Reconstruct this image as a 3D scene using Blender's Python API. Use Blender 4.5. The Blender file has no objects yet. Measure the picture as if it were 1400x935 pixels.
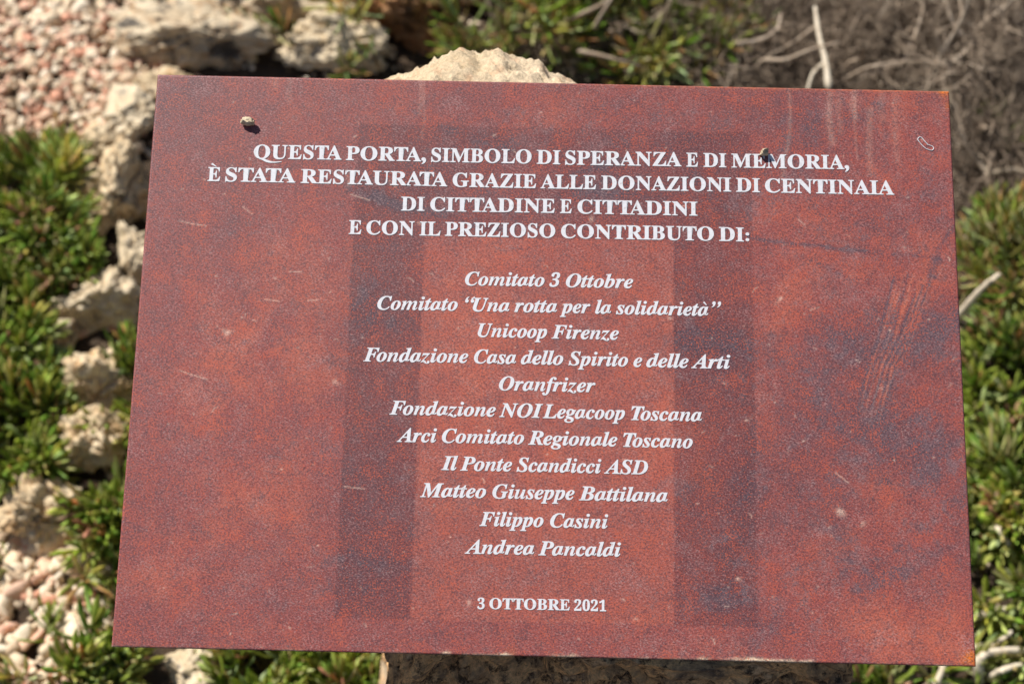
import bpy, bmesh, math, random
import numpy as np
from mathutils import Vector, Matrix, Euler, noise as mn

C = bpy.context.scene.collection
S = bpy.context.scene
rnd = random.Random(7)
R_ = math.radians

# ------------------------------------------------------------------ camera, sky, sun, exposure
TAU = R_(25.6)                                   # tilt of the plaque from the horizontal
PC = Vector((0, 0, .80))                         # centre of the plaque's face
CAM = Vector((-0.02229, -0.62119, 1.61151))
C2W = Matrix(((0.99975091, -0.02196969, 0.0039309),
              (0.01973021, 0.78766147, -0.61579228),
              (0.01043255, 0.61571645, 0.7878987)))
cam = bpy.data.cameras.new('camera'); cam_ob = bpy.data.objects.new('camera', cam); C.objects.link(cam_ob)
cam_ob.matrix_world = Matrix.Translation(CAM) @ C2W.to_4x4()
cam.lens = 50; cam.sensor_width = 36; cam.clip_start = .05; cam.clip_end = 500
cam.dof.use_dof = True; cam.dof.focus_distance = 1.022; cam.dof.aperture_fstop = 6.0
S.camera = cam_ob
SUN_EL, SUN_AZ = R_(52), R_(-54)                 # azimuth from +Y, negative = to the left
sdir = Vector((math.sin(SUN_AZ) * math.cos(SUN_EL), math.cos(SUN_AZ) * math.cos(SUN_EL), math.sin(SUN_EL)))
w = bpy.data.worlds.new('World'); S.world = w; w.use_nodes = True
wn = w.node_tree; bg = wn.nodes['Background']
sky = wn.nodes.new('ShaderNodeTexSky'); sky.sky_type = 'NISHITA'; sky.sun_disc = False
sky.sun_elevation = SUN_EL; sky.sun_rotation = SUN_AZ
wn.links.new(sky.outputs[0], bg.inputs[0]); bg.inputs[1].default_value = .055
sun = bpy.data.lights.new('sun', 'SUN'); sun.energy = 5.0; sun.angle = R_(.53); sun.color = (1, .945, .865)
sun_ob = bpy.data.objects.new('sun', sun); C.objects.link(sun_ob)
sun_ob.rotation_euler = sdir.to_track_quat('Z', 'Y').to_euler()
S.view_settings.view_transform = 'Standard'; S.view_settings.look = 'None'
S.view_settings.gamma = 1; S.view_settings.exposure = .31

# ------------------------------------------------------------------ measuring helpers
F_ = 50 / 36 * 1400
def ray(px, py): return C2W @ Vector(((px - 700) / F_, -(py - 467.5) / F_, -1))
def ground(px, py, z=0.0):
    d = ray(px, py); k = (z - CAM.z) / d.z; return CAM + d * k
def onplate(px, py):
    d = ray(px, py); n = Vector((0, -math.sin(TAU), math.cos(TAU))); k = (PC - CAM).dot(n) / d.dot(n)
    P = CAM + d * k - PC; return P.x, P.y * math.cos(TAU) + P.z * math.sin(TAU)

def tag(o, label=None, cat=None, group=None, kind=None):
    if label: o['label'] = label
    if cat: o['category'] = cat
    if group: o['group'] = group
    if kind: o['kind'] = kind
    return o
def link(name, me, parent=None, mat=None):
    o = bpy.data.objects.new(name, me); C.objects.link(o)
    if parent: o.parent = parent
    if mat: me.materials.clear(); me.materials.append(mat)
    return o
def mesh_np(name, v, faces, smooth=False):
    """v (n,3); faces: (m,3|4) array or list of lists"""
    me = bpy.data.meshes.new(name)
    v = np.asarray(v, np.float32)
    if isinstance(faces, np.ndarray):
        m, k = faces.shape
        me.vertices.add(len(v)); me.vertices.foreach_set('co', v.ravel())
        me.loops.add(m * k); me.loops.foreach_set('vertex_index', faces.astype(np.int32).ravel())
        me.polygons.add(m); me.polygons.foreach_set('loop_start', np.arange(0, m * k, k, dtype=np.int32))
        me.update(calc_edges=True)
    else:
        me.from_pydata(v.tolist(), [], faces); me.update()
    if smooth: me.polygons.foreach_set('use_smooth', np.ones(len(me.polygons), bool))
    return me
def col_attr(me, name, rgba):
    a = me.color_attributes.new(name, 'FLOAT_COLOR', 'POINT')
    a.data.foreach_set('color', np.asarray(rgba, np.float32).ravel())

# ------------------------------------------------------------------ node helpers
def srgb(r, g, b, k=1.0):
    f = lambda c: ((c / 255) / 12.92 if c / 255 <= .04045 else ((c / 255 + .055) / 1.055) ** 2.4) * k
    return (f(r), f(g), f(b), 1)
class NT:
    def __init__(s, name):
        s.m = bpy.data.materials.new(name); s.m.use_nodes = True; s.t = s.m.node_tree
        s.b = s.t.nodes['Principled BSDF']; s.out = s.t.nodes['Material Output']
    def n(s, typ, **kw):
        x = s.t.nodes.new(typ)
        for k, v in kw.items(): setattr(x, k, v)
        return x
    def l(s, a, b): s.t.links.new(a, b)
    def noise(s, co, scale, detail=4, rough=.55, dist=0.0):
        x = s.n('ShaderNodeTexNoise'); x.inputs['Scale'].default_value = scale; x.inputs['Detail'].default_value = detail
        x.inputs['Roughness'].default_value = rough; x.inputs['Distortion'].default_value = dist
        if co: s.l(co, x.inputs['Vector'])
        return x
    def ramp(s, fac, stops):
        x = s.n('ShaderNodeValToRGB'); e = x.color_ramp.elements
        while len(e) > 1: e.remove(e[-1])
        e[0].position = stops[0][0]; e[0].color = stops[0][1]
        for p, c in stops[1:]:
            q = e.new(p); q.color = c
        s.l(fac, x.inputs[0]); return x.outputs[0]
    def mix(s, fac, a, b, mode='MIX'):
        x = s.n('ShaderNodeMix', data_type='RGBA', blend_type=mode)
        for sock, val in ((x.inputs[0], fac), (x.inputs[6], a), (x.inputs[7], b)):
            if hasattr(val, 'links'): s.l(val, sock)
            else: sock.default_value = val
        return x.outputs[2]
    def math(s, op, a, b=0.0, clamp=False):
        x = s.n('ShaderNodeMath', operation=op, use_clamp=clamp)
        for sock, val in ((x.inputs[0], a), (x.inputs[1], b)):
            if hasattr(val, 'links'): s.l(val, sock)
            else: sock.default_value = val
        return x.outputs[0]
    def bump(s, h, strength, dist):
        x = s.n('ShaderNodeBump'); x.inputs['Strength'].default_value = strength; x.inputs['Distance'].default_value = dist
        s.l(h, x.inputs['Height']); s.l(x.outputs[0], s.b.inputs['Normal']); return x
G = lambda v: (v, v, v, 1)

# ------------------------------------------------------------------ materials
def stone_mat(name, base, light, dark, stain, lichen=.0, scale=1.0, bumpd=.003):
    t = NT(name); co = t.n('ShaderNodeTexCoord').outputs['Object']
    oi = t.n('ShaderNodeObjectInfo')
    va = t.n('ShaderNodeVectorMath', operation='ADD'); t.l(co, va.inputs[0]); t.l(oi.outputs['Location'], va.inputs[1])
    co = va.outputs[0]
    n1 = t.noise(co, 14 * scale, 6, .6).outputs['Fac']
    c = t.ramp(n1, [(.3, base), (.62, light)])
    n2 = t.noise(co, 34 * scale, 5, .65).outputs['Fac']
    c = t.mix(t.ramp(n2, [(.5, G(0)), (.66, G(.8))]), c, stain)
    if lichen:
        n3 = t.noise(co, 26 * scale, 8, .7, .4).outputs['Fac']
        c = t.mix(t.ramp(n3, [(.60 - lichen * .14, G(0)), (.66 - lichen * .12, G(.85))]), c, dark)
    n4 = t.noise(co, 320 * scale, 3, .7).outputs['Fac']
    c = t.mix(1.0, c, t.ramp(n4, [(.3, G(.72)), (.7, G(1.12))]), 'MULTIPLY')
    t.l(c, t.b.inputs['Base Color']); t.b.inputs['Roughness'].default_value = .92
    t.b.inputs['Specular IOR Level'].default_value = .2
    h = t.math('ADD', t.noise(co, 90 * scale, 8, .7).outputs['Fac'], t.math('MULTIPLY', n4, .25))
    t.bump(h, .8, bumpd); return t.m
M_rock = stone_mat('limestone', srgb(190, 165, 128), srgb(228, 208, 175), srgb(70, 66, 66), srgb(205, 165, 118), .25)
M_rock_lichen = stone_mat('lichened limestone', srgb(186, 166, 138), srgb(222, 206, 178), srgb(66, 64, 66), srgb(186, 146, 104), .5)
M_rock_brown = stone_mat('ochre stained limestone', srgb(120, 84, 56), srgb(170, 130, 92), srgb(50, 38, 30), srgb(140, 84, 44), .6)
M_rock_white = stone_mat('white limestone', srgb(200, 180, 148), srgb(232, 216, 188), srgb(120, 116, 116), srgb(222, 198, 160), .1)

def pillar_mat():
    t = NT('weathered sandstone'); co = t.n('ShaderNodeTexCoord').outputs['Object']
    n1 = t.noise(co, 11, 7, .62).outputs['Fac']
    fresh = t.ramp(n1, [(.3, srgb(205, 184, 152)), (.5, srgb(224, 204, 174)), (.7, srgb(232, 208, 180))])
    n5 = t.noise(co, 60, 5, .6).outputs['Fac']
    fresh = t.mix(t.ramp(n5, [(.52, G(0)), (.66, G(.55))]), fresh, srgb(212, 168, 134))
    worn_shade = t.ramp(t.noise(co, 19, 8, .68, .5).outputs['Fac'], [(.36, srgb(110, 96, 84)), (.45, srgb(176, 148, 116)), (.52, srgb(232, 190, 140)), (.57, srgb(136, 114, 94)), (.63, srgb(212, 184, 150)), (.72, srgb(150, 130, 112))])
    at = t.n('ShaderNodeAttribute', attribute_name='wear_shade')  # mask for the weathered front and the light and shade painted into it
    pit_shade = t.noise(co, 75, 10, .8, .3).outputs['Fac']
    worn_shade = t.mix(t.ramp(pit_shade, [(.42, G(.9)), (.50, G(0))]), worn_shade, srgb(58, 50, 45))  # dark spots painted in the colour as shade inside pits of the relief
    worn_shade = t.mix(t.ramp(t.noise(co, 130, 6, .75).outputs['Fac'], [(.54, G(0)), (.62, G(.7))]), worn_shade, srgb(196, 160, 120))
    worn_shade = t.mix(1.0, worn_shade, (1.28, 1.2, 1.12, 1), 'MULTIPLY')  # brighter colour on the weathered front stands in for bounced light
    c = t.mix(at.outputs['Fac'], fresh, worn_shade)
    n4 = t.noise(co, 420, 4, .7).outputs['Fac']
    c = t.mix(1.0, c, t.ramp(n4, [(.32, G(.68)), (.62, G(1.1))]), 'MULTIPLY')
    t.l(c, t.b.inputs['Base Color']); t.b.inputs['Roughness'].default_value = .95; t.b.inputs['Specular IOR Level'].default_value = .15
    t.bump(t.math('ADD', t.noise(co, 160, 9, .75).outputs['Fac'], t.math('MULTIPLY', n4, .3)), .9, .003)
    return t.m
M_pillar = pillar_mat()

def gravel_mat():
    t = NT('gravel'); a = t.n('ShaderNodeVertexColor', layer_name='tint'); co = t.n('ShaderNodeTexCoord').outputs['Object']
    n = t.noise(co, 260, 4, .6).outputs['Fac']
    c = t.mix(1.0, a.outputs[0], t.ramp(n, [(.3, G(.78)), (.7, G(1.12))]), 'MULTIPLY')
    t.l(c, t.b.inputs['Base Color']); t.b.inputs['Roughness'].default_value = .85; t.bump(n, .5, .002); return t.m
M_gravel = gravel_mat()

def soil_mat():
    t = NT('dry soil'); co = t.n('ShaderNodeTexCoord').outputs['Object']
    n1 = t.noise(co, 3.2, 6, .6).outputs['Fac']; n2 = t.noise(co, 70, 8, .72).outputs['Fac']
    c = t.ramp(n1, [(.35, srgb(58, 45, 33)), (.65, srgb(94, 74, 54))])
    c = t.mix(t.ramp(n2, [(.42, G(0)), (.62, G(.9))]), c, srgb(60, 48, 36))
    c = t.mix(t.ramp(t.noise(co, 210, 5, .6).outputs['Fac'], [(.6, G(0)), (.68, G(.8))]), c, srgb(176, 156, 126))
    t.l(c, t.b.inputs['Base Color']); t.b.inputs['Roughness'].default_value = .95
    t.bump(n2, 1.0, .01); return t.m
M_soil = soil_mat()

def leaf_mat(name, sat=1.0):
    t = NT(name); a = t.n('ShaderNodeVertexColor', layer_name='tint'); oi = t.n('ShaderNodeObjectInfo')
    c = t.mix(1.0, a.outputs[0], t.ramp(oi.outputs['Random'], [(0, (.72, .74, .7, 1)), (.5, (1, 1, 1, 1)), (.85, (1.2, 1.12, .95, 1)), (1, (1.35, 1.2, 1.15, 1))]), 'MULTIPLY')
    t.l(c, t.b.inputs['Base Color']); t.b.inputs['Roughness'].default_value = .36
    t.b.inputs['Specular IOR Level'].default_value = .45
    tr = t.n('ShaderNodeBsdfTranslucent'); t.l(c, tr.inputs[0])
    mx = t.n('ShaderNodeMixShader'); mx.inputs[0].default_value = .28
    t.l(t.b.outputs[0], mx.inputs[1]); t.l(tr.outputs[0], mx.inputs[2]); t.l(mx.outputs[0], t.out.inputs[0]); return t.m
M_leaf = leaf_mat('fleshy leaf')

def twig_mat(name, a, b, d):
    t = NT(name); co = t.n('ShaderNodeTexCoord').outputs['Object']; oi = t.n('ShaderNodeObjectInfo')
    n = t.noise(co, 120, 5, .6).outputs['Fac']
    c = t.ramp(n, [(.35, a), (.65, b)])
    c = t.mix(t.ramp(oi.outputs['Random'], [(0, G(.75)), (1, G(0))]), c, d)
    t.l(c, t.b.inputs['Base Color']); t.b.inputs['Roughness'].default_value = .85; t.bump(n, .4, .001); return t.m
M_twig = twig_mat('dry grey wood', srgb(160, 142, 122), srgb(214, 198, 178), srgb(128, 106, 84))
M_stick = twig_mat('bleached wood', srgb(190, 174, 150), srgb(232, 222, 202), srgb(206, 190, 166))
M_straw = twig_mat('brown dead twigs', srgb(134, 116, 98), srgb(190, 172, 150), srgb(96, 80, 66))

# ------------------------------------------------------------------ ground
def patch_h(x, y):
    return .012 * mn.fractal(Vector((x * 3, y * 3, .3)), 1.0, 2.0, 4) + .005 * mn.noise(Vector((x * 31, y * 31, 2)))
def build_ground():
    xs = np.concatenate([-np.geomspace(90, 1.7, 14), np.linspace(-1.6, 1.6, 130), np.geomspace(1.7, 90, 14)])
    ys = np.concatenate([-np.geomspace(90, .6, 14), np.linspace(-.5, 2.6, 126), np.geomspace(2.7, 90, 14)])
    v = []
    for y in ys:
        for x in xs:
            d = max(0, math.hypot(x, y - 1) - 4)
            v.append((x, y, patch_h(x, y) if d <= 0 else .25 * mn.noise(Vector((x * .1, y * .1, 0))) * min(1, d * .1)))
    n = len(xs); i, j = np.meshgrid(np.arange(n - 1), np.arange(len(ys) - 1))
    a = (j * n + i).ravel()
    me = mesh_np('ground', v, np.stack([a, a + 1, a + n + 1, a + n], 1), True)
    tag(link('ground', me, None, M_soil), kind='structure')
build_ground()

# ------------------------------------------------------------------ stone pillar
def build_pillar():
    ctrl = [(-.086, -.168), (-.01, -.180), (.09, -.184), (.19, -.176), (.226, -.156), (.236, -.05), (.225, .10), (.19, .215), (.10, .275),
            (0, .296), (-.10, .292), (-.15, .24), (-.142, .10), (-.116, -.06)]
    K = len(ctrl); N = 340
    foot = []
    for i in range(N):
        s = i / N * K; k = int(s); f = s - k
        p = [Vector(ctrl[(k + o) % K]) for o in (-1, 0, 1, 2)]
        cr = .5 * (2 * p[1] + (p[2] - p[0]) * f + (2 * p[0] - 5 * p[1] + 4 * p[2] - p[3]) * f * f + (3 * p[1] - p[0] - 3 * p[2] + p[3]) * f ** 3)
        foot.append(cr)
    cen = Vector((.06, .08))
    outline = [(500, 135), (520, 118), (532, 108), (555, 102), (578, 95), (592, 82), (602, 80), (612, 72), (628, 69), (645, 71), (655, 76), (668, 71), (682, 70),
               (698, 77), (716, 83), (738, 84), (746, 92), (752, 103), (762, 104), (775, 110), (790, 117), (805, 124), (850, 132), (1000, 138)]
    prof = []
    for (px, py) in outline:
        d = ray(px, py); k = (.245 - CAM.y) / d.y; P = CAM + d * k; prof.append((P.x, P.z))
    prx = [a for a, _ in prof]; prz = [b for _, b in prof]
    def top(x, y):
        pl = .8 + y * math.tan(TAU) - .012
        hz = float(np.interp(x, prx, prz)) + .003 * mn.noise(Vector((x * 140, y * 60, 0))) + .0015 * mn.noise(Vector((x * 420, y * 300, 0)))
        if y < .18: z = pl
        elif y < .245:
            f = (y - .18) / .065; f = f * f * (3 - 2 * f); z = pl * (1 - f) + hz * f
        else: z = hz - (y - .245) * .9
        return z
    v = []; wear_shade = []
    def disp(p, nrm, amt):
        q = p * 1.0
        a = mn.fractal(q * 7, .9, 2.1, 5) * .014 + .006 * mn.noise(q * 45)
        r = abs(mn.noise(q * 22 + Vector((3, 1, 7)))) ; r2 = abs(mn.noise(q * 55))
        a += -.011 * max(0, .28 - r) / .28 - .006 * max(0, .3 - r2) / .3
        a += .006 * mn.noise(q * 95) + .002 * mn.noise(q * 240)
        cell = mn.voronoi(q * 26)[0][0]
        a -= .018 * max(0, .38 - cell) / .38 * (1 if mn.noise(q * 9) > -.1 else 0)
        return p + nrm * a * amt
    NV = 210; NC = 60
    zlev = [0.0] * NV
    for j in range(NV):
        s = j / (NV - 1)
        for i in range(N):
            f = foot[i]; tz = top(f.x, f.y)
            ss = 1 - (1 - s) ** 1.9                                  # rows crowd towards the top
            z = -.05 + (tz + .05) * ss
            flare = 1 + .16 * (1 - ss) + .03 * math.sin(5 * ss + i * .05)
            x = cen.x + (f.x - cen.x) * flare; y = cen.y + (f.y - cen.y) * flare
            nrm = Vector((f.x - cen.x, f.y - cen.y, 0)).normalized()
            edge = min(1, (1 - ss) * 14 + .15)
            v.append(disp(Vector((x, y, z)), nrm, 1.0 * edge + .1)); wear_shade.append(1.0 if f.y < .02 else max(.2, 1 - (f.y - .02) * 8))
    for j in range(1, NC + 1):
        s = 1 - j / NC
        for i in range(N):
            f = foot[i]
            x = cen.x + (f.x - cen.x) * s; y = cen.y + (f.y - cen.y) * s
            z = top(x, y)
            p = Vector((x, y, z))
            if y > .19:
                p.z += .004 * mn.noise(p * 62) + .0042 * mn.noise(p * 150) + .0034 * mn.noise(p * 330) - .012 * max(0, .35 - mn.voronoi(p * 60)[0][0])
            v.append(p); wear_shade.append(1.0 if y < .05 else max(0, 1 - (y - .05) * 8))
    rows = NV + NC
    j, i = np.meshgrid(np.arange(rows - 1), np.arange(N), indexing='ij')
    a = (j * N + i).ravel(); b = (j * N + (i + 1) % N).ravel()
    me = mesh_np('stone_pillar', np.array([tuple(p) for p in v]), np.stack([a, b, b + N, a + N], 1), True)
    wa = np.array(wear_shade); col_attr(me, 'wear_shade', np.stack([wa, wa, wa, np.ones_like(wa)], 1))
    tag(link('stone_pillar', me, None, M_pillar), 'rough sandstone pillar carrying the rust red plaque, its pale hump rising behind the top edge', 'stone pillar')
build_pillar()

# ------------------------------------------------------------------ the plaque
PW, PH, PT = .594, .420, .004
plaque = bpy.data.objects.new('information_plaque', None); C.objects.link(plaque)
plaque.location = PC; plaque.rotation_euler = (TAU, 0, 0)
tag(plaque, 'rust red printed metal plaque with white Italian inscription, tilted on the stone pillar', 'plaque')

def vnoise(shape, cell, seed, octs=4, pers=.55):
    """fractal value noise on the plaque's grid, about -1..1"""
    rs = np.random.RandomState(seed); out = np.zeros(shape); amp = 1; tot = 0
    for o in range(octs):
        c = max(1.01, cell / 2 ** o)
        gh, gw = int(shape[0] / c) + 3, int(shape[1] / c) + 3
        gr = rs.rand(gh, gw) * 2 - 1
        y = np.arange(shape[0]) / c; x = np.arange(shape[1]) / c
        yi = y.astype(int); xi = x.astype(int); fy = (y - yi)[:, None]; fx = (x - xi)[None]
        fy = fy * fy * (3 - 2 * fy); fx = fx * fx * (3 - 2 * fx)
        a = gr[yi][:, xi]; b = gr[yi][:, xi + 1]; c2 = gr[yi + 1][:, xi]; d = gr[yi + 1][:, xi + 1]
        out += amp * (a * (1 - fy) * (1 - fx) + b * (1 - fy) * fx + c2 * fy * (1 - fx) + d * fy * fx); tot += amp; amp *= pers
    return out / tot * 1.7
def build_panel():
    nx, ny = 760, 536
    u = np.linspace(-PW / 2, PW / 2, nx); vv = np.linspace(-PH / 2, PH / 2, ny)
    U, V = np.meshgrid(u, vv); sh = U.shape
    wx = vnoise(sh, 45, 1) * .009; wy = vnoise(sh, 45, 2) * .009
    Uw, Vw = U + wx, V + wy
    f1 = vnoise(sh, 60, 3, 6, .62); f2 = vnoise(sh, 26, 4, 5, .65); f3 = vnoise(sh, 9, 5, 3, .7); f2b = vnoise(sh, 34, 8, 6, .7); f4 = vnoise(sh, 4, 9, 2, .8); fo = vnoise(sh, 90, 12, 7, .75); f0 = vnoise(sh, 150, 13, 6, .7)
    dark = np.zeros(sh); org = np.zeros(sh); pale = np.zeros(sh)
    mm = .00053
    def blob(A, px, py, rx, ry, s, rot=0):
        x, y = onplate(px, py); rx *= mm; ry *= mm; c, sn = math.cos(R_(rot)), math.sin(R_(rot))
        dx, dy = Uw - x, Vw - y; a = (dx * c + dy * sn) / rx; b = (-dx * sn + dy * c) / ry
        A += s * np.exp(-(a * a + b * b) * .9)
    def stroke(A, pts, wpx, s, soft=1.0, src=(None, None)):
        P = np.array([onplate(*p) for p in pts]); X = src[0] if src[0] is not None else U; Y = src[1] if src[1] is not None else V
        best = np.full(sh, 1e9)
        for k in range(len(P) - 1):
            a, b = P[k], P[k + 1]; d = b - a; L = (d ** 2).sum()
            x0, x1 = min(a[0], b[0]) - .02, max(a[0], b[0]) + .02; y0, y1 = min(a[1], b[1]) - .02, max(a[1], b[1]) + .02
            i0, i1 = np.searchsorted(u, (x0, x1)); j0, j1 = np.searchsorted(vv, (y0, y1))
            if i0 >= i1 or j0 >= j1: continue
            xs, ys = X[j0:j1, i0:i1], Y[j0:j1, i0:i1]
            t = np.clip(((xs - a[0]) * d[0] + (ys - a[1]) * d[1]) / L, 0, 1)
            dd = np.hypot(xs - a[0] - t * d[0], ys - a[1] - t * d[1])
            best[j0:j1, i0:i1] = np.minimum(best[j0:j1, i0:i1], dd)
        A += s * np.exp(-(best / (wpx * mm)) ** 2 * soft)
    D = [(238, 128, 60, 30, .55, 0), (225, 190, 26, 60, .25, 0), (1275, 270, 24, 60, .45, 0), (1285, 440, 70, 22, .7, 6), (1270, 475, 70, 45, .7, 0), (1160, 480, 50, 24, .55, 0), (1115, 470, 80, 40, .3, 0),
         (985, 470, 70, 22, .75, 0), (1010, 500, 50, 26, .5, 0), (940, 455, 30, 30, .5, 0), (960, 520, 60, 40, .3, 0), (960, 830, 55, 26, .6, 0), (1000, 720, 40, 80, .25, 0), (1015, 690, 20, 50, .3, 0),
         (530, 430, 50, 60, .5, 0), (480, 450, 30, 60, .4, 0), (545, 330, 30, 30, .35, 0), (500, 790, 60, 60, .5, 0), (480, 640, 40, 60, .4, 0), (540, 600, 24, 60, .3, 0), (500, 700, 50, 40, .35, 0),
         (1120, 165, 90, 40, .45, 0), (1090, 225, 40, 30, .3, 0), (1060, 290, 30, 40, .2, 0), (1150, 545, 80, 50, .45, 0), (1130, 590, 90, 40, .35, 0), (1240, 600, 80, 60, .45, 0), (1280, 630, 50, 50, .5, 0),
         (1100, 690, 90, 70, .35, 0), (1060, 860, 70, 40, .4, 0), (1180, 790, 60, 26, .55, 0), (1300, 750, 40, 20, .45, 0), (1240, 770, 50, 30, .3, 0), (330, 760, 40, 24, .3, 0), (398, 800, 60, 50, .3, 0),
         (640, 185, 120, 22, .35, -8), (820, 260, 100, 30, .55, 0), (700, 270, 90, 30, .4, 0), (850, 190, 100, 26, .3, 0), (930, 250, 70, 50, .4, 0), (620, 215, 60, 24, .45, 0), (560, 250, 70, 30, .35, 0),
         (310, 330, 50, 26, .3, 0), (350, 420, 60, 24, .22, 0), (240, 430, 40, 26, .2, 0), (300, 590, 60, 26, .22, 0), (760, 480, 60, 24, .25, 0), (790, 455, 70, 12, .5, 28), (700, 790, 60, 24, .3, 0), (820, 590, 26, 16, .4, 0),
         (840, 570, 30, 16, .35, 0), (720, 600, 24, 30, .2, 0), (640, 730, 30, 20, .25, 0), (880, 810, 60, 30, .2, 0), (590, 870, 80, 14, .25, 0), (1190, 300, 60, 40, .3, 0), (430, 240, 60, 30, .22, 0), (330, 250, 50, 40, .3, 0), (700, 140, 60, 20, .3, 0), (860, 150, 80, 20, .3, 0)]
    O = [(300, 450, 120, 90, .35, 0), (430, 500, 110, 80, .45, 0), (250, 540, 60, 60, .25, 0), (250, 800, 90, 50, .45, 0), (205, 800, 30, 30, .4, 0), (330, 700, 80, 60, .3, 0), (400, 370, 80, 60, .35, 0),
         (640, 420, 70, 90, .5, 0), (680, 560, 110, 100, .5, 0), (880, 430, 50, 60, .5, 0), (900, 570, 40, 70, .5, 0), (760, 650, 90, 60, .45, 0), (620, 660, 60, 60, .35, 0), (740, 740, 80, 50, .4, 0),
         (760, 160, 60, 40, .55, 30), (735, 250, 26, 60, .6, 10), (800, 300, 60, 30, .35, 0), (1050, 120, 40, 20, .4, 0), (1060, 400, 40, 70, .6, 0), (1045, 500, 30, 60, .6, 0), (1100, 300, 60, 50, .45, 0),
         (1230, 170, 70, 50, .5, 0), (1180, 140, 90, 20, .4, 0), (1275, 340, 30, 60, .6, 0), (1200, 400, 80, 40, .35, 0), (1240, 840, 90, 60, .65, 0), (1300, 880, 50, 30, .6, 0), (1190, 870, 60, 30, .4, 0), (1210, 690, 40, 30, .4, 0),
         (350, 650, 60, 40, .25, 0), (960, 640, 40, 40, .4, 0), (950, 590, 50, 24, .45, 0), (650, 840, 120, 26, .3, 0), (560, 160, 60, 30, .25, 0), (1120, 740, 40, 40, .25, 0), (480, 360, 40, 50, .3, 0)]
    for b in D: blob(dark, *b)
    for b in O: blob(org, *b)
    # long smears in the print
    for pts, wd, s in [([(560, 150), (600, 172), (650, 190), (700, 205)], 5, .6), ([(600, 168), (640, 180), (680, 186)], 4, .45), ([(480, 258), (520, 272), (560, 283), (620, 292)], 8, .75), ([(515, 266), (548, 280)], 6, .8),
                       ([(590, 292), (640, 306), (700, 318)], 6, .5), ([(780, 235), (830, 225), (860, 218)], 5, .6), ([(790, 268), (860, 262), (910, 272)], 6, .5), ([(1020, 322), (1050, 327), (1095, 333), (1150, 342), (1180, 345)], 3.2, .95),
                       ([(1180, 345), (1240, 350), (1310, 358)], 3, .5), ([(248, 708), (268, 716), (290, 732)], 3.5, .5), ([(920, 452), (955, 452)], 2, .7), ([(1310, 300), (1285, 340), (1270, 385)], 5, .5), ([(1090, 350), (1140, 372), (1165, 385)], 4, .4)]:
        stroke(dark, pts, wd, s, 1, (U + wx * .25, V + wy * .25))
    rs = np.random.RandomState(11)
    for k in range(22):                                     # the brushed fan of scratches at the right
        q = k / 21; x0 = 1222 + 52 * q; x1 = 1172 + 34 * q
        pts = [(x0, 372 + 40 * rs.rand()), ((x0 * .55 + x1 * .45) + 2, 460 + 10 * rs.rand()), ((x0 * .3 + x1 * .7), 500), (x1, 540 + 45 * rs.rand())]
        stroke(dark if k % 4 == 0 else org, pts, .9 + rs.rand() * 1.3, (.8 if k % 4 == 0 else .6) + .4 * rs.rand())
        if k % 4 == 1: stroke(pale, [(p[0] + 2, p[1]) for p in pts], .7, .12)
    for px, y0, y1, s in [(1135, 128, 195, .8), (1168, 128, 160, .8), (1190, 150, 235, .6), (1225, 130, 220, .4), (1148, 130, 180, .4), (1205, 128, 165, .4)]:
        stroke(pale, [(px, y0), (px - 2, (y0 + y1) / 2), (px - 1 + 4 * rs.rand(), y1)], 5, s * .26)
    for k in range(190):                                    # hairline scratches and pale specks
        x, y = rs.uniform(190, 1310), rs.uniform(125, 890); L = rs.choice([1.5, 3, 6, 10], p=[.5, .3, .15, .05]); a = rs.normal(.2, .5)
        stroke(pale, [(x, y), (x + L * .5 * math.cos(a), y + L * .5 * math.sin(a) + rs.uniform(-1, 1)), (x + L * math.cos(a + .3), y + L * math.sin(a + .3))], rs.uniform(.5, .95), rs.uniform(.3, .8))
    for pts in [[(245, 302), (262, 306), (282, 309)], [(332, 283), (345, 293)], [(362, 409), (382, 412)], [(395, 371), (412, 372)], [(420, 411), (435, 410)], [(245, 506), (262, 512), (284, 519)], [(470, 665), (498, 668)], [(480, 266), (505, 274)], [(1092, 300), (1100, 308)], [(1108, 424), (1120, 420)], [(1142, 646), (1160, 660)]]:
        stroke(pale, pts, .8, .6)
    for px, py, r in [(318, 455, 6), (480, 195, 2), (905, 430, 3), (1033, 565, 3), (1005, 800, 4), (665, 180, 3)]: blob(pale, px, py, r, r * .7, .8)
    for k in range(24):
        px = rs.uniform(225, 1290); L = rs.uniform(12, 110) * (1.4 if px > 1050 else .8); y0 = 104 + (px - 215) * .0213
        A = (pale, dark, org)[rs.choice(3, p=[.35, .3, .35])]
        stroke(A, [(px, y0), (px + rs.normal(0, 2), y0 + L * .5), (px + rs.normal(0, 3) - 1, y0 + L)], rs.uniform(1.2, 4.5), rs.uniform(.05, .16), 1, (U + wx * .15, V))
    for k in range(70):                                     # small bare or blackened spots of uneven size
        blob((pale, dark, dark)[rs.choice(3)], rs.uniform(180, 1310), rs.uniform(120, 890), min(4, abs(rs.normal(1, 1.6)) + .9), min(4, abs(rs.normal(1, 1.4)) + .9), rs.uniform(.3, .8), rs.uniform(0, 180))
    # the faint printed doorway
    def lin(px, py): return onplate(px, py)
    s_ = lambda z: 1 / (1 + np.exp(-np.clip(z / .00035, -40, 40)))
    xl0, yt = lin(490, 170); xl1 = lin(578, 400)[0]; xr0 = lin(921, 400)[0]; xr1 = lin(1030, 400)[0]; yb = lin(450, 844)[1]; yl = lin(600, 322)[1]
    box = lambda x0, x1, y0, y1: s_(U - x0) * s_(x1 - U) * s_(V - y0) * s_(y1 - V)
    door = np.maximum(np.maximum(box(xl0, xl1, yb, yt), box(xr0, xr1, yb, yt)), box(xl1 - .002, xr0 + .002, yl, yt) * .8)
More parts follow.
